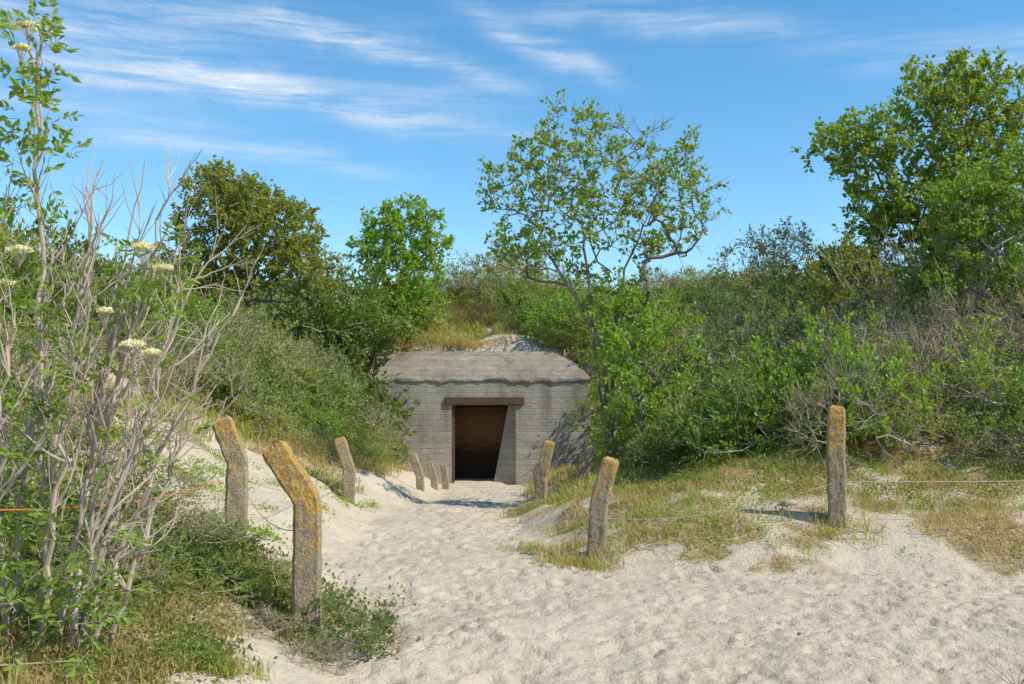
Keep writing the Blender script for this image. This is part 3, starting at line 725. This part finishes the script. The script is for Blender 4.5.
def pinnate(mb, P, D, L, m=1):
    n = len(P); D = norm(D); s = norm(np.cross(D, rng.normal(size=(n, 3)) * .5 + np.array([0, 0, 1.])))
    L = np.broadcast_to(L, n)[:, None]
    bend = np.array([0, 0, -.25])
    tip = P + D * L + bend * L
    tubes(mb, P, tip, np.full(n, .0018), np.full(n, .001), 3, 0)
    for tt in (.35, .6, .85):
        for sg in (-1, 1):
            b0 = P + (tip - P) * tt
            leaves(mb, b0, norm(s * sg + D * .6 + rng.normal(size=(n, 3)) * .15 - np.array([0, 0, .2])), L[:, 0] * .5, L[:, 0] * .23, m, .1)
    leaves(mb, tip, norm(D + bend), L[:, 0] * .5, L[:, 0] * .24, m, .1)
def leafclump(c, r, n, L=.125):
    P = np.array(c) + rng.normal(size=(n, 3)) * np.array(r) * .5
    D = norm(P - np.array(c) + rng.normal(size=(n, 3)) * .06 + np.array([0, 0, .05])); pinnate(el, P, D, L * rng.uniform(.6, 1.15, n))
for c, r, n in [((-2.42, 5.0, 3.42), (.1, .1, .15), 24), ((-2.44, 5.0, 3.1), (.12, .12, .15), 24), ((-2.4, 5.0, 2.75), (.14, .12, .2), 18), ((-2.62, 5, 2.8), (.12, .12, .2), 16),
                ((-2.45, 5, 2.35), (.2, .15, .15), 18), ((-1.78, 4.95, 2.3), (.16, .12, .12), 20), ((-1.85, 4.9, 2.05), (.14, .12, .1), 14), ((-1.92, 4.9, 1.78), (.22, .15, .12), 20),
                ((-2.5, 5.0, 1.95), (.25, .2, .2), 30), ((-2.2, 4.9, 1.75), (.15, .15, .15), 14), ((-2.65, 4.9, 1.5), (.2, .2, .25), 26), ((-2.45, 4.8, 1.15), (.25, .2, .25), 34),
                ((-2.6, 4.8, .8), (.3, .25, .25), 60), ((-2.25, 4.7, .62), (.3, .2, .2), 60), ((-2.1, 4.9, .95), (.2, .2, .15), 16), ((-2.7, 5.1, 2.2), (.15, .15, .25), 16),
                ((-2.0, 5.1, 1.4), (.2, .2, .15), 8), ((-2.75, 5.2, 1.2), (.25, .25, .4), 34), ((-1.75, 5.0, 1.3), (.15, .15, .12), 4), ((-2.0, 4.8, .62), (.2, .2, .12), 26)]:
    leafclump(c, r, n)
for c, rad in [((-2.44, 4.95, 3.5), .06), ((-2.47, 4.95, 3.38), .04), ((-1.80, 4.85, 2.36), .055), ((-1.72, 4.9, 2.26), .05), ((-2.38, 4.8, 2.34), .06), ((-2.47, 4.85, 2.18), .045),
               ((-1.82, 4.8, 1.88), .06), ((-1.75, 4.85, 1.84), .045), ((-2.55, 4.7, 1.66), .05), ((-1.98, 4.85, 2.04), .035), ((-2.5, 4.6, .88), .04)]:
    n = 220; a = rng.uniform(0, 6.28, n); r = rad * rng.random(n) ** .5
    P = np.array(c) + np.stack([r * np.cos(a), r * np.sin(a), -r * r * 5 + rng.normal(size=n) * .004], 1)
    leaves(el, P, rng.normal(size=(n, 3)) + np.array([0, 0, .4]), .013, .012, 2, 0)
    st = np.array(c) - np.array([0, 0, .1]); k = 14
    tubes(el, np.repeat(st[None], k, 0), P[:k], np.full(k, .0015), np.full(k, .001), 3, 0)
el.obj('elder_shrub', [B_PALE, L_ELDER, L_FLOWER])

# ---------------------------------------------------------------- stones, fallen twigs
st = MB(); sr = np.random.default_rng(4)
for k in range(70):
    x = sr.uniform(-2.5, 6); y = sr.uniform(5, 13); r = sr.uniform(.006, .016)
    if k == 0: x, y, r = 2.95, 10.7, .07
    z = h1(x, y) + r * .2
    u = np.linspace(0, np.pi, 6); v = np.arange(8) * np.pi / 4
    S = np.stack([np.outer(np.sin(u), np.cos(v)) * r * 1.3, np.outer(np.sin(u), np.sin(v)) * r, np.outer(np.cos(u), np.ones(8)) * r * .6], -1)
    S += sr.normal(size=S.shape) * r * .07; S += np.array([x, y, z])
    idx = np.arange(48).reshape(6, 8)
    F = np.stack([idx[:-1], np.roll(idx[:-1], -1, 1), np.roll(idx[1:], -1, 1), idx[1:]], -1).reshape(-1, 4)
    st.add(S.reshape(-1, 3), F, 0, np.full(48, sr.random()))
st.obj('pebbles', [B_TWIG], True)
tw = MB()
for k in range(160):
    x = sr.uniform(-3, 6); y = sr.uniform(4.5, 12)
    if outdist(np.array([x]), np.array([y]))[0] < -.9 and sr.random() < .7: continue
    a = sr.uniform(0, 6.28); L = sr.uniform(.03, .14); p = np.array([x, y, h1(x, y) + .012]); d = np.array([math.cos(a), math.sin(a), sr.uniform(-.02, .15)])
    q = p + d * L * .5; e = q + norm(d + sr.normal(size=3) * .2) * L * .5
    tubes(tw, [p, q], [q, e], [.0025, .002], [.002, .001], 4, 0)
for k in range(9):
    p = np.array([2.83, 5.7, h1(2.83, 5.7) - .02]); d = norm(np.array([sr.normal() * .5 - .2, sr.normal() * .3, .8])); L = sr.uniform(.08, .26)
    q = p + d * L * .5; e = q + norm(d + sr.normal(size=3) * .25) * L * .5
    tubes(tw, [p, q], [q, e], [.0022, .0018], [.0018, .001], 4, 0)
tw.obj('fallen_twigs', [B_BROWN])

# ---------------------------------------------------------------- sky, sun, camera
SV = norm(np.array([.64, -.29, .78])); elv = math.asin(SV[2]); az = math.atan2(SV[0], SV[1])
w = bpy.data.worlds.new('World'); scene.world = w; w.use_nodes = True
t = NT(w.node_tree); bg = t.n['Background']
sky = t.node('ShaderNodeTexSky', sky_type='NISHITA'); sky.sun_disc = False; sky.sun_elevation = elv; sky.sun_rotation = az
sky.air_density = 1.0; sky.dust_density = .2; sky.ozone_density = 2.5
tc = t.node('ShaderNodeTexCoord'); dirv = tc.outputs['Generated']
sep = t.node('ShaderNodeSeparateXYZ'); t.l.new(dirv, sep.inputs[0])
AZ = t.m('ARCTAN2', sep.outputs[0], sep.outputs[1]); EL = t.m('ARCSINE', sep.outputs[2])
cb = t.node('ShaderNodeCombineXYZ'); t.l.new(AZ, cb.inputs[0]); t.l.new(EL, cb.inputs[1]); P2 = cb.outputs[0]
warp = t.m('MULTIPLY', t.m('SUBTRACT', t.noise(P2, 5, 3), .5), .07)
warp2 = t.m('MULTIPLY', t.m('SUBTRACT', t.noise(P2, 22, 3), .5), .02)
ELw = t.m('ADD', EL, t.m('ADD', warp, warp2))
total = None
for (a0, e0, sl, hl, wd, it) in [(-.25, .290, -.10, .24, .014, .85), (-.33, .315, -.22, .12, .013, .5), (-.12, .335, -.18, .13, .012, .7), (.03, .345, -.45, .08, .012, .6),
                                 (-.36, .350, .0, .20, .020, .55), (-.27, .235, -.08, .15, .011, .4), (.14, .362, -.12, .13, .013, .5), (-.10, .30, -.06, .10, .009, .3), (-.40, .26, -.05, .15, .016, .25),
                                 (.6, .3, -.1, .3, .02, .4), (-.9, .35, .1, .3, .02, .5), (2.5, .5, .1, .6, .04, .4)]:
    da = t.m('SUBTRACT', AZ, a0)
    dv = t.m('SUBTRACT', t.m('SUBTRACT', ELw, e0), t.m('MULTIPLY', da, sl))
    g1 = t.m('EXPONENT', t.m('MULTIPLY', t.m('POWER', t.m('DIVIDE', t.m('ABSOLUTE', dv), wd), 2.0), -1.0))
    g2 = t.m('EXPONENT', t.m('MULTIPLY', t.m('POWER', t.m('DIVIDE', t.m('ABSOLUTE', da), hl), 4.0), -1.0))
    g = t.m('MULTIPLY', t.m('MULTIPLY', g1, g2), it)
    total = g if total is None else t.m('ADD', total, g)
fil = t.noise(t.mapping(P2, (7, 75, 1), (0, 0, .12)), 1.0, 7, .7, .35)
soft = t.noise(t.mapping(P2, (3, 14, 1), (0, 0, .1)), 1.0, 4, .6)
cl = t.m('MULTIPLY', total, t.ramp(fil, .28, .72))
bgc = t.m('MULTIPLY', t.m('MULTIPLY', t.ramp(soft, .48, .8), t.ramp(AZ, .35, -.5)), t.m('MULTIPLY', t.ramp(EL, .12, .35), .30))
cl = t.m('ADD', cl, bgc, clamp=True)
hs = t.node('ShaderNodeHueSaturation'); t.l.new(sky.outputs[0], hs.inputs['Color']); hs.inputs['Saturation'].default_value = 1.28; hs.inputs['Value'].default_value = 1.42
hs.inputs['Hue'].default_value = .491
colr = t.mix(cl, hs.outputs[0], (6.3, 6.8, 7.3))
t.l.new(colr, bg.inputs[0]); bg.inputs[1].default_value = .135
sd = bpy.data.lights.new('sun', 'SUN'); sd.energy = 5.0; sd.angle = math.radians(.5); sd.color = (1, .93, .82)
so = bpy.data.objects.new('sun', sd); scene.collection.objects.link(so)
so.rotation_euler = Vector(SV).to_track_quat('Z', 'Y').to_euler()
cd = bpy.data.cameras.new('camera'); cd.lens = 35.16; cd.sensor_width = 36; cd.clip_end = 2000; cd.clip_start = .05
co = bpy.data.objects.new('camera', cd); scene.collection.objects.link(co)
co.location = (0, 0, 1.6); co.rotation_euler = (math.radians(90 + 3.32), 0, 0)
scene.camera = co
